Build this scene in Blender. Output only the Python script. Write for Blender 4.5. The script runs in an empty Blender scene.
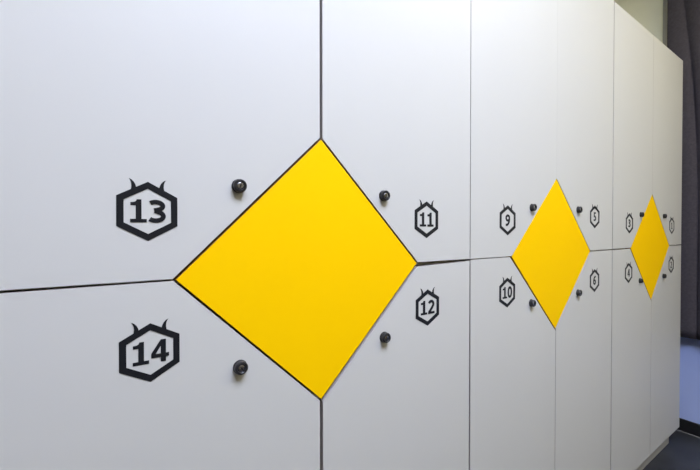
import bpy, bmesh, math, random
from mathutils import Vector, Matrix

random.seed(7)
scene = bpy.context.scene
COL = scene.collection

# ------------------------------------------------------------------ camera
cam_data = bpy.data.cameras.new('camera')
cam_data.sensor_width = 36.0
cam_data.lens = 36.0 * 365.6 / 700.0
cam_data.clip_start = 0.02
cam = bpy.data.objects.new('camera', cam_data)
COL.objects.link(cam)
cam.location = (-0.346, -0.5953, 1.146)
YAW, PITCH = math.radians(34.6585), math.radians(0.631)
cam.rotation_euler = (math.pi / 2 - PITCH, 0, -YAW)
scene.camera = cam

# ------------------------------------------------------------------ world, light, exposure
world = bpy.data.worlds.new('world')
scene.world = world
world.use_nodes = True
world.node_tree.nodes['Background'].inputs[0].default_value = (0.75, 0.85, 1.0, 1)
world.node_tree.nodes['Background'].inputs[1].default_value = 0.05

vs = scene.view_settings
vs.view_transform = 'Standard'
vs.look = 'None'
vs.gamma = 1.0
vs.use_curve_mapping = False
vs.exposure = 0.2

COOL, WARM = (0.725, 0.785, 1.0), (1.0, 0.91, 0.64)
LAMPS = [  # x, y, size x, size y, watts, colour, description   (recessed ceiling panels)
    (0.0, -1.15, 1.2, 0.9, 83.0, COOL, 'large cool white recessed ceiling light panel'),
    (1.6, -1.15, 0.9, 0.9, 22.0, WARM, 'smaller square warm white recessed ceiling light panel'),
]

# ------------------------------------------------------------------ materials
def mat(name, rgb, rough=0.5, metal=0.0, spec=0.5, noise=0.0, nscale=40.0, bump=0.0, bscale=300.0, coat=0.0):
    m = bpy.data.materials.new(name)
    m.use_nodes = True
    nt = m.node_tree
    b = nt.nodes['Principled BSDF']
    b.inputs['Base Color'].default_value = (*rgb, 1)
    b.inputs['Roughness'].default_value = rough
    b.inputs['Metallic'].default_value = metal
    b.inputs['Specular IOR Level'].default_value = spec
    b.inputs['Coat Weight'].default_value = coat
    tc = nt.nodes.new('ShaderNodeTexCoord')
    if noise > 0:
        n = nt.nodes.new('ShaderNodeTexNoise')
        n.inputs['Scale'].default_value = nscale
        n.inputs['Detail'].default_value = 4
        nt.links.new(tc.outputs['Object'], n.inputs['Vector'])
        r = nt.nodes.new('ShaderNodeValToRGB')
        r.color_ramp.elements[0].position = 0.3
        r.color_ramp.elements[1].position = 0.7
        r.color_ramp.elements[0].color = (*[max(0, c * (1 - noise)) for c in rgb], 1)
        r.color_ramp.elements[1].color = (*[min(1, c * (1 + noise)) for c in rgb], 1)
        nt.links.new(n.outputs['Fac'], r.inputs['Fac'])
        nt.links.new(r.outputs['Color'], b.inputs['Base Color'])
    if bump > 0:
        n2 = nt.nodes.new('ShaderNodeTexNoise')
        n2.inputs['Scale'].default_value = bscale
        n2.inputs['Detail'].default_value = 3
        nt.links.new(tc.outputs['Object'], n2.inputs['Vector'])
        bp = nt.nodes.new('ShaderNodeBump')
        bp.inputs['Strength'].default_value = bump
        bp.inputs['Distance'].default_value = 0.001
        nt.links.new(n2.outputs['Fac'], bp.inputs['Height'])
        nt.links.new(bp.outputs['Normal'], b.inputs['Normal'])
    return m

M_DOOR = mat('white_laminate', (0.59, 0.59, 0.56), 0.5, spec=0.28, noise=0.01, nscale=3, bump=0.04, bscale=500)
M_DEDGE = mat('grey_door_edge', (0.40, 0.375, 0.36), 0.5, noise=0.02, nscale=20)
M_CARC = mat('grey_carcass_board', (0.42, 0.39, 0.33), 0.6, noise=0.04, nscale=30)
M_YEL = mat('yellow_laminate', (1.0, 0.60, 0.0), 0.6, spec=0.05, noise=0.006, nscale=4)
M_YEDGE = mat('yellow_edge_band', (0.30, 0.14, 0.01), 0.6)
M_BLACK = mat('black_vinyl', (0.012, 0.013, 0.016), 0.35, spec=0.2, noise=0.1, nscale=60)
M_LOCK = mat('black_nickel', (0.035, 0.035, 0.038), 0.3, metal=0.5, noise=0.1, nscale=200)
M_CORE = mat('lock_core_steel', (0.33, 0.33, 0.35), 0.25, metal=1.0, noise=0.05, nscale=300)
M_HOLE = mat('keyhole_dark', (0.004, 0.004, 0.004), 0.8)
M_PLINTH = mat('plinth_laminate', (0.56, 0.54, 0.46), 0.5, noise=0.03, nscale=10)
M_CREAM = mat('cream_wall_paint', (0.90, 0.90, 0.72), 0.8, noise=0.02, nscale=6, bump=0.15, bscale=180)
M_BLUE = mat('blue_grey_lower_wall', (0.44, 0.54, 0.90), 0.7, noise=0.02, nscale=6, bump=0.15, bscale=180)
M_CEIL = mat('white_ceiling_paint', (0.72, 0.72, 0.70), 0.9, noise=0.02, nscale=6)
M_ROOM = mat('warm_room_paint', (0.32, 0.26, 0.15), 0.85, noise=0.02, nscale=6)
M_FLOOR = mat('dark_vinyl_floor', (0.030, 0.032, 0.038), 0.42, noise=0.25, nscale=9, bump=0.1, bscale=120)
M_BASE = mat('black_skirting', (0.012, 0.012, 0.013), 0.35, noise=0.15, nscale=20)
M_SEAL = mat('grey_sealant', (0.12, 0.12, 0.12), 0.6, noise=0.1, nscale=60)
M_FRAME = mat('pale_grey_frame', (0.40, 0.40, 0.37), 0.5, noise=0.03, nscale=20)
M_CURT = mat('dark_grey_curtain_fabric', (0.064, 0.058, 0.070), 0.9, spec=0.2, noise=0.12, nscale=90, bump=0.3, bscale=900)
M_ROD = mat('dark_metal_rod', (0.06, 0.06, 0.06), 0.35, metal=0.9, noise=0.05, nscale=60)
M_GLASS = mat('dull_window_glass', (0.05, 0.06, 0.07), 0.08, noise=0.05, nscale=3)
M_LAMPF = mat('lamp_frame_white', (0.8, 0.8, 0.8), 0.4, noise=0.02, nscale=20)

def emis(name, rgb, s):
    m = bpy.data.materials.new(name)
    m.use_nodes = True
    b = m.node_tree.nodes['Principled BSDF']
    b.inputs['Base Color'].default_value = (0.9, 0.9, 0.9, 1)
    b.inputs['Emission Color'].default_value = (*rgb, 1)
    b.inputs['Emission Strength'].default_value = s
    return m

# ------------------------------------------------------------------ mesh helpers
def link(name, bm, m, parent=None, smooth=False):
    bmesh.ops.recalc_face_normals(bm, faces=bm.faces)
    me = bpy.data.meshes.new(name)
    bm.to_mesh(me)
    bm.free()
    if smooth:
        for p in me.polygons:
            p.use_smooth = True
    for mm in (m if isinstance(m, (list, tuple)) else [m]):
        me.materials.append(mm)
    o = bpy.data.objects.new(name, me)
    COL.objects.link(o)
    if parent is not None:
        o.parent = parent
        o.matrix_parent_inverse = parent_world(parent).inverted()
    return o

def parent_world(o):
    mw = o.matrix_basis.copy()
    if o.parent is not None:
        mw = parent_world(o.parent) @ o.matrix_parent_inverse @ mw
    return mw

def box(bm, x0, x1, y0, y1, z0, z1, bev=0.0):
    r = bmesh.ops.create_cube(bm, size=1.0)
    for v in r['verts']:
        v.co = Vector(((x0 + x1) / 2 + v.co.x * (x1 - x0), (y0 + y1) / 2 + v.co.y * (y1 - y0), (z0 + z1) / 2 + v.co.z * (z1 - z0)))
    if bev > 0:
        es = list({e for v in r['verts'] for e in v.link_edges})
        bmesh.ops.bevel(bm, geom=es, offset=bev, segments=2, affect='EDGES', profile=0.5)
    return bm

def boxo(name, m, parent, *d, bev=0.0):
    return link(name, box(bmesh.new(), *d, bev=bev), m, parent)

def inset_poly(poly, d):
    """offset a convex counter-clockwise polygon inwards by d"""
    n = len(poly)
    out = []
    for i in range(n):
        p0, p1, p2 = Vector(poly[i - 1]), Vector(poly[i]), Vector(poly[(i + 1) % n])
        e1, e2 = (p1 - p0).normalized(), (p2 - p1).normalized()
        n1, n2 = Vector((-e1.y, e1.x)), Vector((-e2.y, e2.x))
        k = 1 + n1.dot(n2)
        out.append(tuple(p1 + (n1 + n2) * (d / max(k, 0.15))))
    return out

def ccw(poly):
    a = sum(poly[i - 1][0] * poly[i][1] - poly[i][0] * poly[i - 1][1] for i in range(len(poly)))
    return poly if a > 0 else poly[::-1]

def prism(bm, poly, yf, yb, bev=0.0, edge_mat=0):
    """polygon in the x-z plane extruded from front yf to back yb, its front edge eased by bev"""
    poly = ccw(list(poly))
    rings = []
    if bev > 0:
        rings.append([bm.verts.new((x, yf, z)) for x, z in inset_poly(poly, bev)])
        rings.append([bm.verts.new((x, yf + bev, z)) for x, z in poly])
    else:
        rings.append([bm.verts.new((x, yf, z)) for x, z in poly])
    rings.append([bm.verts.new((x, yb, z)) for x, z in poly])
    n = len(poly)
    bm.faces.new(rings[0])
    bm.faces.new(rings[-1][::-1])
    for k in range(len(rings) - 1):
        for i in range(n):
            f = bm.faces.new((rings[k][i], rings[k][(i + 1) % n], rings[k + 1][(i + 1) % n], rings[k + 1][i]))
            f.material_index = edge_mat
    return bm

def lathe_y(bm, cx, cz, prof, n=28):
    """profile of (radius, y) spun round an axis along y"""
    rings = []
    for r, y in prof:
        if r < 1e-6:
            rings.append([bm.verts.new((cx, y, cz))])
        else:
            rings.append([bm.verts.new((cx + r * math.cos(2 * math.pi * i / n), y, cz + r * math.sin(2 * math.pi * i / n))) for i in range(n)])
    for a, b in zip(rings, rings[1:]):
        for i in range(n):
            j = (i + 1) % n
            if len(b) == 1:
                bm.faces.new((a[i], a[j], b[0]))
            elif len(a) == 1:
                bm.faces.new((a[0], b[j], b[i]))
            else:
                bm.faces.new((a[i], a[j], b[j], b[i]))
    return bm

def empty(name, loc):
    o = bpy.data.objects.new(name, None)
    COL.objects.link(o)
    o.location = loc
    o.empty_display_size = 0.1
    return o

def tag(o, label, cat=None, group=None, kind=None):
    o['label'] = label
    if cat:
        o['category'] = cat
    if group:
        o['group'] = group
    if kind:
        o['kind'] = kind
    return o

def struct(o, label, cat):
    return tag(o, label, cat, kind='structure')

# ------------------------------------------------------------------ the room
RX0, RX1, RY0, RY1, CEIL = -2.4, 2.405, -2.8, 0.53, 2.80
T = 0.1
struct(boxo('floor', M_FLOOR, None, RX0, RX1, RY0, RY1, -T, 0), 'dark grey vinyl floor in front of the lockers', 'floor')
struct(boxo('ceiling', M_CEIL, None, RX0, RX1, RY0, RY1, CEIL, CEIL + T), 'plain white ceiling above the lockers', 'ceiling')
struct(boxo('wall_back', M_CREAM, None, RX0, RX1, RY1, RY1 + T, -T, CEIL + T), 'cream wall behind the lockers', 'wall')
struct(boxo('wall_left', M_ROOM, None, RX0 - T, RX0, RY0, RY1, -T, CEIL + T), 'plain warm wall at the start of the locker row', 'wall')
struct(boxo('wall_front', M_ROOM, None, RX0, RX1, RY0 - T, RY0, -T, CEIL + T), 'plain warm wall facing the lockers', 'wall')
wr = empty('wall_right', (RX1, -1, 0))
struct(wr, 'end wall, cream above and blue grey below, half covered by dark curtain', 'wall')
boxo('upper_wall', M_CREAM, wr, RX1, RX1 + T, RY0, RY1, 0.62, CEIL + T)
boxo('lower_wall', M_BLUE, wr, RX1, RX1 + T, RY0, RY1, -T, 0.62)  # lower part of the end wall, one even blue grey tone
# skirting board with its pale bead of sealant along the floor
bb = boxo('baseboard_right', M_BASE, None, RX1 - 0.012, RX1, RY0, RY1 - 0.001, 0.0, 0.072, bev=0.003)
struct(bb, 'black skirting board along the end wall', 'skirting board')
bm = bmesh.new()
v = [bm.verts.new(c) for c in [(RX1 - 0.012, RY0, 0.0), (RX1 - 0.016, RY0, 0.0), (RX1 - 0.012, RY0, 0.004), (RX1 - 0.012, RY1 - .001, 0.0), (RX1 - 0.016, RY1 - .001, 0.0), (RX1 - 0.012, RY1 - .001, 0.004)]]
for f in ((0, 1, 2), (5, 4, 3), (0, 3, 4, 1), (1, 4, 5, 2), (2, 5, 3, 0)):
    bm.faces.new([v[i] for i in f])
link('sealant_bead', bm, M_SEAL, bb)

# window behind the curtain: its pale side casing shows next to the curtain
win = empty('window_1', (RX1, -0.4, 0.66))
struct(win, 'curtained window with pale grey casing in the end wall', 'window')
WY0, WY1, WZ0, WZ1 = -0.95, 0.136, 0.66, 2.62
boxo('casing', M_FRAME, win, RX1 - 0.018, RX1, WY1 - 0.05, WY1, WZ0, WZ1, bev=0.002)
boxo('casing', M_FRAME, win, RX1 - 0.018, RX1, WY0, WY0 + 0.05, WZ0, WZ1, bev=0.002)
boxo('casing', M_FRAME, win, RX1 - 0.018, RX1, WY0 + 0.05, WY1 - 0.05, WZ1 - 0.05, WZ1, bev=0.002)
boxo('casing', M_FRAME, win, RX1 - 0.018, RX1, WY0 + 0.05, WY1 - 0.05, WZ0, WZ0 + 0.05, bev=0.002)
boxo('pane', M_GLASS, win, RX1 - 0.008, RX1, WY0 + 0.05, WY1 - 0.05, WZ0 + 0.05, WZ1 - 0.05)

# ------------------------------------------------------------------ ceiling light panels
for x, y, sx, sy, watts, colr, desc in LAMPS:
    lp = empty('ceiling_light', (x, y, CEIL))
    tag(lp, desc, 'ceiling light')
    bm = bmesh.new()
    t = 0.02
    box(bm, x - sx / 2 - t, x + sx / 2 + t, y - sy / 2 - t, y - sy / 2, CEIL - 0.015, CEIL)
    box(bm, x - sx / 2 - t, x + sx / 2 + t, y + sy / 2, y + sy / 2 + t, CEIL - 0.015, CEIL)
    box(bm, x - sx / 2 - t, x - sx / 2, y - sy / 2, y + sy / 2, CEIL - 0.015, CEIL)
    box(bm, x + sx / 2, x + sx / 2 + t, y - sy / 2, y + sy / 2, CEIL - 0.015, CEIL)
    link('frame', bm, M_LAMPF, lp)
    # the glowing diffuser is the lamp: radiant exitance = watts / area
    boxo('diffuser', emis('diffuser_glow', colr, watts / (sx * sy) / math.pi), lp, x - sx / 2, x + sx / 2, y - sy / 2, y + sy / 2, CEIL - 0.008, CEIL)

# ------------------------------------------------------------------ number badges
HEXW, HEXH, HST = 0.0770, 0.0845, 0.0087

def hexa(cx, cz, w, h):
    return [(cx, cz + h / 2), (cx - w / 2, cz + h / 4), (cx - w / 2, cz - h / 4), (cx, cz - h / 2), (cx + w / 2, cz - h / 4), (cx + w / 2, cz + h / 4)]

YS, YB = -0.0006, 0.0002       # print stands 0.6 mm proud of the door

def arc(cx, cz, rx, rz, a0, a1, n=16):
    return [(cx + rx * math.cos(math.radians(a0 + (a1 - a0) * i / n)), cz + rz * math.sin(math.radians(a0 + (a1 - a0) * i / n))) for i in range(n + 1)]

def rect(x0, x1, z0, z1):
    return ('poly', [(x0, z0), (x1, z0), (x1, z1), (x0, z1)])

SW = 0.20
GLYPH = {   # bold upright figures in a 0.66 x 1 box
    '1': [('poly', [(.04, 0), (.64, 0), (.64, .15), (.45, .15), (.45, 1), (.28, 1), (.25, .92), (.18, .88), (.05, .87), (.05, .73), (.24, .73), (.24, .15), (.04, .15)])],
    '2': [('line', arc(.31, .70, .22, .205, 160, -25, 14) + [(.40, .44), (.24, .26), (.10, .12)]), rect(.02, .64, 0, .165)],
    '3': [('line', arc(.26, .735, .27, .175, 138, -60, 16) + [(.20, .535)]), ('line', [(.22, .525)] + arc(.26, .28, .29, .195, 58, -142, 16))],
    '4': [rect(.36, .56, 0, 1), rect(.0, .36, .21, .37), rect(.56, .68, .21, .37), ('poly', [(.0, .37), (.0, .41), (.36, 1.0), (.36, .72), (.16, .37)])],
    '5': [rect(.10, .60, .84, 1), rect(.10, .28, .46, .86), ('line', arc(.28, .315, .26, .215, 118, -140, 18))],
    '6': [('loop', arc(.33, .31, .23, .215, 0, 360, 24)[:-1]), ('line', arc(.50, .38, .40, .53, 178, 88, 12) + [(.60, .91)])],
    '0': [('loop', arc(.33, .5, .225, .41, 0, 360, 28)[:-1])],
}
GLYPH['9'] = [(k, [(.66 - x, 1 - z) for x, z in pts]) for k, pts in GLYPH['6']]

def stroke(bm, pts, w, closed, yf, yb):
    n = len(pts)
    P = [Vector(p) for p in pts]
    L, R = [], []
    for i in range(n):
        a = P[i - 1] if (closed or i > 0) else P[i]
        b = P[(i + 1) % n] if (closed or i < n - 1) else P[i]
        d = (b - a).normalized()
        nn = Vector((-d.y, d.x)) * (w / 2)
        L.append(P[i] + nn)
        R.append(P[i] - nn)
    V = [[bm.verts.new((q.x, y, q.y)) for q in S] for S, y in ((L, yf), (R, yf), (L, yb), (R, yb))]
    m = n if closed else n - 1
    for i in range(m):
        j = (i + 1) % n
        bm.faces.new((V[0][i], V[0][j], V[1][j], V[1][i]))
        bm.faces.new((V[2][i], V[3][i], V[3][j], V[2][j]))
        bm.faces.new((V[0][i], V[2][i], V[2][j], V[0][j]))
        bm.faces.new((V[1][i], V[1][j], V[3][j], V[3][i]))
    if not closed:
        for i in (0, n - 1):
            bm.faces.new((V[0][i], V[1][i], V[3][i], V[2][i]))

def digit(ch, x0, z0, w, h, parent):
    bm = bmesh.new()
    sx, sz = w / 0.66, h
    for i, (k, pts) in enumerate(GLYPH[ch]):
        q = [(x0 + x * sx, z0 + z * sz) for x, z in pts]
        yf = YS - 0.00005 * i            # overlapping strokes never share one plane
        if k == 'poly':
            prism(bm, q, yf, YB)
        else:
            stroke(bm, q, SW * (sx + sz) / 2 * 0.97, k == 'loop', yf, YB)
    return link('digit', bm, M_BLACK, parent)

def badge(num, cx, cz, parent):
    # hexagon outline
    bm = bmesh.new()
    o = ccw(hexa(cx, cz, HEXW, HEXH))
    i_ = inset_poly(o, HST)
    V = [[bm.verts.new((x, y, z)) for x, z in P] for P, y in ((o, YS), (i_, YS), (i_, YB), (o, YB))]
    for k in range(4):
        for a in range(6):
            b = (a + 1) % 6
            bm.faces.new((V[k][a], V[k][b], V[(k + 1) % 4][b], V[(k + 1) % 4][a]))
    link('hexagon_outline', bm, M_BLACK, parent)
    # two small curved horns growing from the upper sides
    for s in (-1, 1):
        pts = [(.190, .4450), (.200, .485), (.222, .530), (.258, .572), (.305, .598), (.283, .560), (.268, .515), (.264, .460), (.272, .3985)]
        q = [(cx + s * a * HEXW, cz + b * HEXW) for a, b in pts]
        bm = bmesh.new()
        prism(bm, q, YS, YB)
        link('horn', bm, M_BLACK, parent)
    dh, dw, gap = 0.0325, 0.0225, 0.0020
    tot = len(num) * dw + (len(num) - 1) * gap
    for k, ch in enumerate(num):
        digit(ch, cx - tot / 2 + k * (dw + gap), cz - dh / 2 + 0.0005, dw, dh, parent)

def lock(cx, cz, parent, ang):
    bm = lathe_y(bmesh.new(), cx, cz, [(.0116, .0), (.0116, -.0020), (.0110, -.0028), (.0107, -.0030), (.0107, -.0096), (.0098, -.0110), (.0074, -.0114), (.0066, -.0106), (.0064, -.0090)])
    link('lock_barrel', bm, M_LOCK, parent, smooth=False)
    bm = lathe_y(bmesh.new(), cx, cz, [(.0064, -.0088), (.0060, -.0098), (.0040, -.0102), (.0, -.0104)], 24)
    link('lock_core', bm, M_CORE, parent, smooth=True)
    bm = bmesh.new()
    box(bm, -.0007, .0007, -.0107, -.0090, -.0038, .0038)
    bmesh.ops.transform(bm, matrix=Matrix.Translation((cx, 0, cz)) @ Matrix.Rotation(math.radians(ang), 4, 'Y'), verts=bm.verts)
    link('keyhole', bm, M_HOLE, parent)

# ------------------------------------------------------------------ the lockers
W = 0.44                      # width of one locker column
ZM = 1.073                    # height of the joint between upper and lower doors
ZT, ZB = ZM + 0.970, ZM - 0.9707
TH = 0.018                    # board thickness
DA, DB = 0.2505, 0.2448       # half diagonals of the yellow diamond
BACK = 0.50

def door_poly(side, level, cx, corners, cut):
    """door outline = quad with the corner next to the diamond cut off at distance cut from the diamond edge
    corners: outer-x, inner-x at the joint, inner-x at the far end, joint z at inner end, joint z at outer end"""
    xo_j, xo_f, xi_j, xi_f, zj_i, zj_o, zf = corners
    k = 1 + cut * math.hypot(DA, DB) / (DA * DB)
    # point on the inner vertical edge
    def xin(z):
        t = (z - zj_i) / (zf - zj_i)
        return xi_j + (xi_f - xi_j) * t
    zi = ZM + level * DB * k
    for _ in range(4):
        zi = ZM + level * DB * (k - abs(xin(zi) - cx) / DA)
    def zjoint(x):
        t = (x - xi_j) / (xo_j - xi_j)
        return zj_i + (zj_o - zj_i) * t
    xj = cx + side * DA * k
    for _ in range(4):
        xj = cx + side * DA * (k - abs(zjoint(xj) - ZM) / DB)
    return [(xin(zi), zi), (xj, zjoint(xj)), (xo_j, zj_o), (xo_f, zf), (xi_f, zf)]

def locker_unit(x0, xd, spec, label, end_panel=False, ext=0.0):
    """x0: left side, xd: diamond centre, spec: four doors"""
    cx = x0 + W
    x1 = x0 + 2 * W
    u = empty('locker_cabinet', (cx, 0.25, 0))
    tag(u, label, 'locker', 'white lockers with yellow diamonds along the wall')
    yc = TH + 0.002
    e = 0.0005
    xw, x0 = x0, x0 - ext
    boxo('side_panel', M_CARC, u, x0 + e, x0 + TH, yc, BACK, ZB, ZT)
    s2 = boxo('side_panel', M_CARC if not end_panel else M_DOOR, u, x1 - TH, x1 - e, yc, BACK, ZB, ZT)
    boxo('top_panel', M_CARC, u, x0 + TH, x1 - TH, yc, BACK - 0.006, ZT - TH, ZT)
    boxo('bottom_panel', M_CARC, u, x0 + TH, x1 - TH, yc, BACK - 0.006, ZB, ZB + TH)
    boxo('back_panel', M_CARC, u, x0 + TH, x1 - TH, BACK - 0.006, BACK, ZB, ZT)
    boxo('divider', M_CARC, u, cx - TH / 2, cx + TH / 2, yc, BACK - 0.006, ZB + TH, ZT - TH)
    boxo('shelf', M_CARC, u, x0 + TH, cx - TH / 2, yc, BACK - 0.006, ZM - TH / 2, ZM + TH / 2)
    boxo('shelf', M_CARC, u, cx + TH / 2, x1 - TH, yc, BACK - 0.006, ZM - TH / 2, ZM + TH / 2)
    boxo('plinth', M_PLINTH, u, x0 + e, x1 - e - (0.012 if end_panel else 0), 0.04, 0.06, 0.0, ZB)
    boxo('plinth', M_PLINTH, u, x0 + e, x1 - e, BACK - 0.03, BACK - 0.012, 0.0, ZB)
    boxo('plinth', M_PLINTH, u, x0 + e, x0 + TH, 0.06, BACK - 0.03, 0.0, ZB)
    boxo('plinth', M_PLINTH, u, x1 - TH, x1 - e, 0.06, BACK - 0.03, 0.0, ZB)
    # yellow diamond between the four doors
    bm = bmesh.new()
    prism(bm, [(xd, ZM + DB), (xd - DA, ZM), (xd, ZM - DB), (xd + DA, ZM)], 0.0006, TH + 0.0018, 0.0008, 1)
    d = link('diamond_panel', bm, [M_YEL, M_YEDGE], u)
    d['label'] = 'bright yellow diamond shaped panel'
    for s in spec:
        side, level = s['side'], s['level']
        go_j, go_f = s['outer']       # half gap to the neighbouring unit at the joint and at the far end
        gi_j, gi_f = s['inner']       # half gap to the other column of this unit
        gz_i, gz_o = s['joint']       # half gap at the horizontal joint, inner and outer end
        xo = xw if side < 0 else x1
        corners = (xo - side * go_j, xo - side * go_f, cx + side * gi_j, cx + side * gi_f,
                   ZM + level * gz_i, ZM + level * gz_o, ZT if level > 0 else ZB)
        poly = door_poly(side, level, xd, corners, s['cut'])
        bm = bmesh.new()
        prism(bm, poly, 0.0, TH, 0.0004 if gi_f > 0.0003 else 0.0001, 1)
        door = link('door', bm, [M_DOOR, M_DEDGE], u)
        door['label'] = 'white locker door numbered ' + s['num']
        bx, bz = s['badge']
        badge(s['num'], bx, ZM + bz, door)
        lx, lz = s['lock']
        lock(lx, ZM + lz, door, s.get('ang', 0))
    return u

def D(num, side, level, outer, inner, joint, cut, badge_, lock_, ang=0):
    return dict(num=num, side=side, level=level, outer=outer, inner=inner, joint=joint, cut=cut, badge=badge_, lock=lock_, ang=ang)

mm = 0.001
locker_unit(-W, 0.0, [
    D('13', -1, 1, (-12*mm, -12*mm), (3*mm, 3*mm), (1*mm, 1.7*mm), 3.6*mm, (-.286, .101), (-.1555, .146), 20),
    D('14', -1, -1, (-12*mm, -12*mm), (3.2*mm, 3*mm), (1*mm, 1.7*mm), 3.0*mm, (-.284, -.102), (-.1545, -.150), -35),
    D('11', 1, 1, (1.4*mm, 0.8*mm), (2.6*mm, 2.6*mm), (2.4*mm, 1.4*mm), 3.0*mm, (.281, .099), (.151, .147), 10),
    D('12', 1, -1, (2*mm, 3.5*mm), (3.4*mm, 3.6*mm), (15*mm, 3.5*mm), 6*mm, (.285, -.105), (.153, -.152), -20),
], 'white locker numbered 11 to 14 with yellow diamond, farthest from the curtain', ext=0.014)
locker_unit(W, 2 * W - 0.003, [
    D('9', -1, 1, (1.4*mm, 0.8*mm), (0.1*mm, 0.1*mm), (1.1*mm, 1.1*mm), 0.9*mm, (.606, .103), (.731, .1435), 30),
    D('10', -1, -1, (2*mm, 3.5*mm), (1.2*mm, 1.4*mm), (1.1*mm, 1.3*mm), 6.5*mm, (.6055, -.101), (.7295, -.144), -10),
    D('5', 1, 1, (2.6*mm, 2.4*mm), (0.1*mm, 0.1*mm), (2*mm, 2*mm), 1.2*mm, (1.161, .125), (1.028, .147), 0),
    D('6', 1, -1, (2.8*mm, 3.4*mm), (1.2*mm, 1.4*mm), (2*mm, 2*mm), 0.9*mm, (1.163, -.110), (1.030, -.142), 15),
], 'middle white locker numbered 9, 10, 5 and 6 with yellow diamond')
locker_unit(3 * W, 4 * W - 0.003, [
    D('3', -1, 1, (2.6*mm, 2.4*mm), (0.1*mm, 0.6*mm), (2.2*mm, 2.2*mm), 0.9*mm, (1.4905, .105), (1.615, .145), 0),
    D('4', -1, -1, (2.8*mm, 3.4*mm), (1.4*mm, 1.6*mm), (2.2*mm, 2.2*mm), 6*mm, (1.4865, -.103), (1.611, -.145), 0),
    D('1', 1, 1, (0.2*mm, 0.2*mm), (0.1*mm, 0.6*mm), (2.2*mm, 2.2*mm), 1.2*mm, (2.042, .099), (1.918, .145), 0),
    D('2', 1, -1, (0.2*mm, 0.2*mm), (1.4*mm, 1.6*mm), (2.2*mm, 2.2*mm), 0.9*mm, (2.038, -.098), (1.919, -.146), 0),
], 'white locker numbered 1 to 4 with yellow diamond, next to the dark curtain', end_panel=True)

# ------------------------------------------------------------------ curtain on its rod
def crease(z):
    pts = [(0.5, -0.034), (1.3, -0.033), (1.58, -0.028), (1.85, -0.016), (2.07, -0.003), (2.42, 0.029), (2.66, 0.054)]
    for (a, ya), (b, yb) in zip(pts, pts[1:]):
        if z <= b:
            t = max(0, (z - a) / (b - a))
            return ya + (yb - ya) * t
    return pts[-1][1]

CX, CH0, CH1 = 2.355, 0.555, 2.655
CY0, CY1 = -0.92, 0.100
bm = bmesh.new()
NY, NZ = 260, 44
grid = []
for iz in range(NZ + 1):
    z = CH0 + (CH1 - CH0) * iz / NZ
    row = []
    for iy in range(NY + 1):
        y = CY1 + (CY0 - CY1) * iy / NY
        t = (y - crease(z)) / (0.105 + 0.012 * math.sin(3.1 * y + 0.4))
        fold = abs(math.sin(math.pi * t)) ** 0.38
        x = CX - 0.027 * fold + 0.004 * math.sin(17 * y + 2.2 * z)
        row.append(bm.verts.new((x, y, z)))
    grid.append(row)
for iz in range(NZ):
    for iy in range(NY):
        bm.faces.new((grid[iz][iy], grid[iz][iy + 1], grid[iz + 1][iy + 1], grid[iz + 1][iy]))
cur_root = empty('curtain', (CX, -0.4, CH0))
tag(cur_root, 'dark purple grey pleated curtain hanging at the end of the lockers', 'curtain')
cur = link('cloth', bm, M_CURT, cur_root, smooth=True)
sm = cur.modifiers.new('thickness', 'SOLIDIFY')
sm.thickness = 0.003
sm.offset = 0
# small hooks that hang the cloth from the rod above it
for k in range(9):
    yk = CY1 - 0.03 - k * 0.12
    boxo('hook', M_ROD, cur_root, CX - 0.0095, CX - 0.0065, yk - 0.0015, yk + 0.0015, CH1 - 0.012, CH1 + 0.0065)
rod = empty('curtain_rod', (CX, -0.4, CH1))
tag(rod, 'dark metal curtain rod above the window', 'curtain rod')
rx, rz = CX - 0.008, CH1 + 0.0168
link('pole', lathe_y(bmesh.new(), rx, rz, [(0, .16), (.010, .16), (.010, -.97), (0, -.97)], 20), M_ROD, rod)
for ys, sgn in ((.16, 1), (-.97, -1)):
    link('finial', lathe_y(bmesh.new(), rx, rz, [(0, ys), (.012, ys), (.017, ys + sgn * .012), (.017, ys + sgn * .022), (.009, ys + sgn * .034), (0, ys + sgn * .037)], 20), M_ROD, rod, smooth=True)
for yb in (.142, -.95):
    bm = bmesh.new()
    box(bm, rx - .004, RX1, yb - .006, yb + .006, rz - .022, rz - .010)
    box(bm, RX1 - .004, RX1, yb - .015, yb + .015, rz - .045, rz + .02)
    link('bracket', bm, M_ROD, rod)
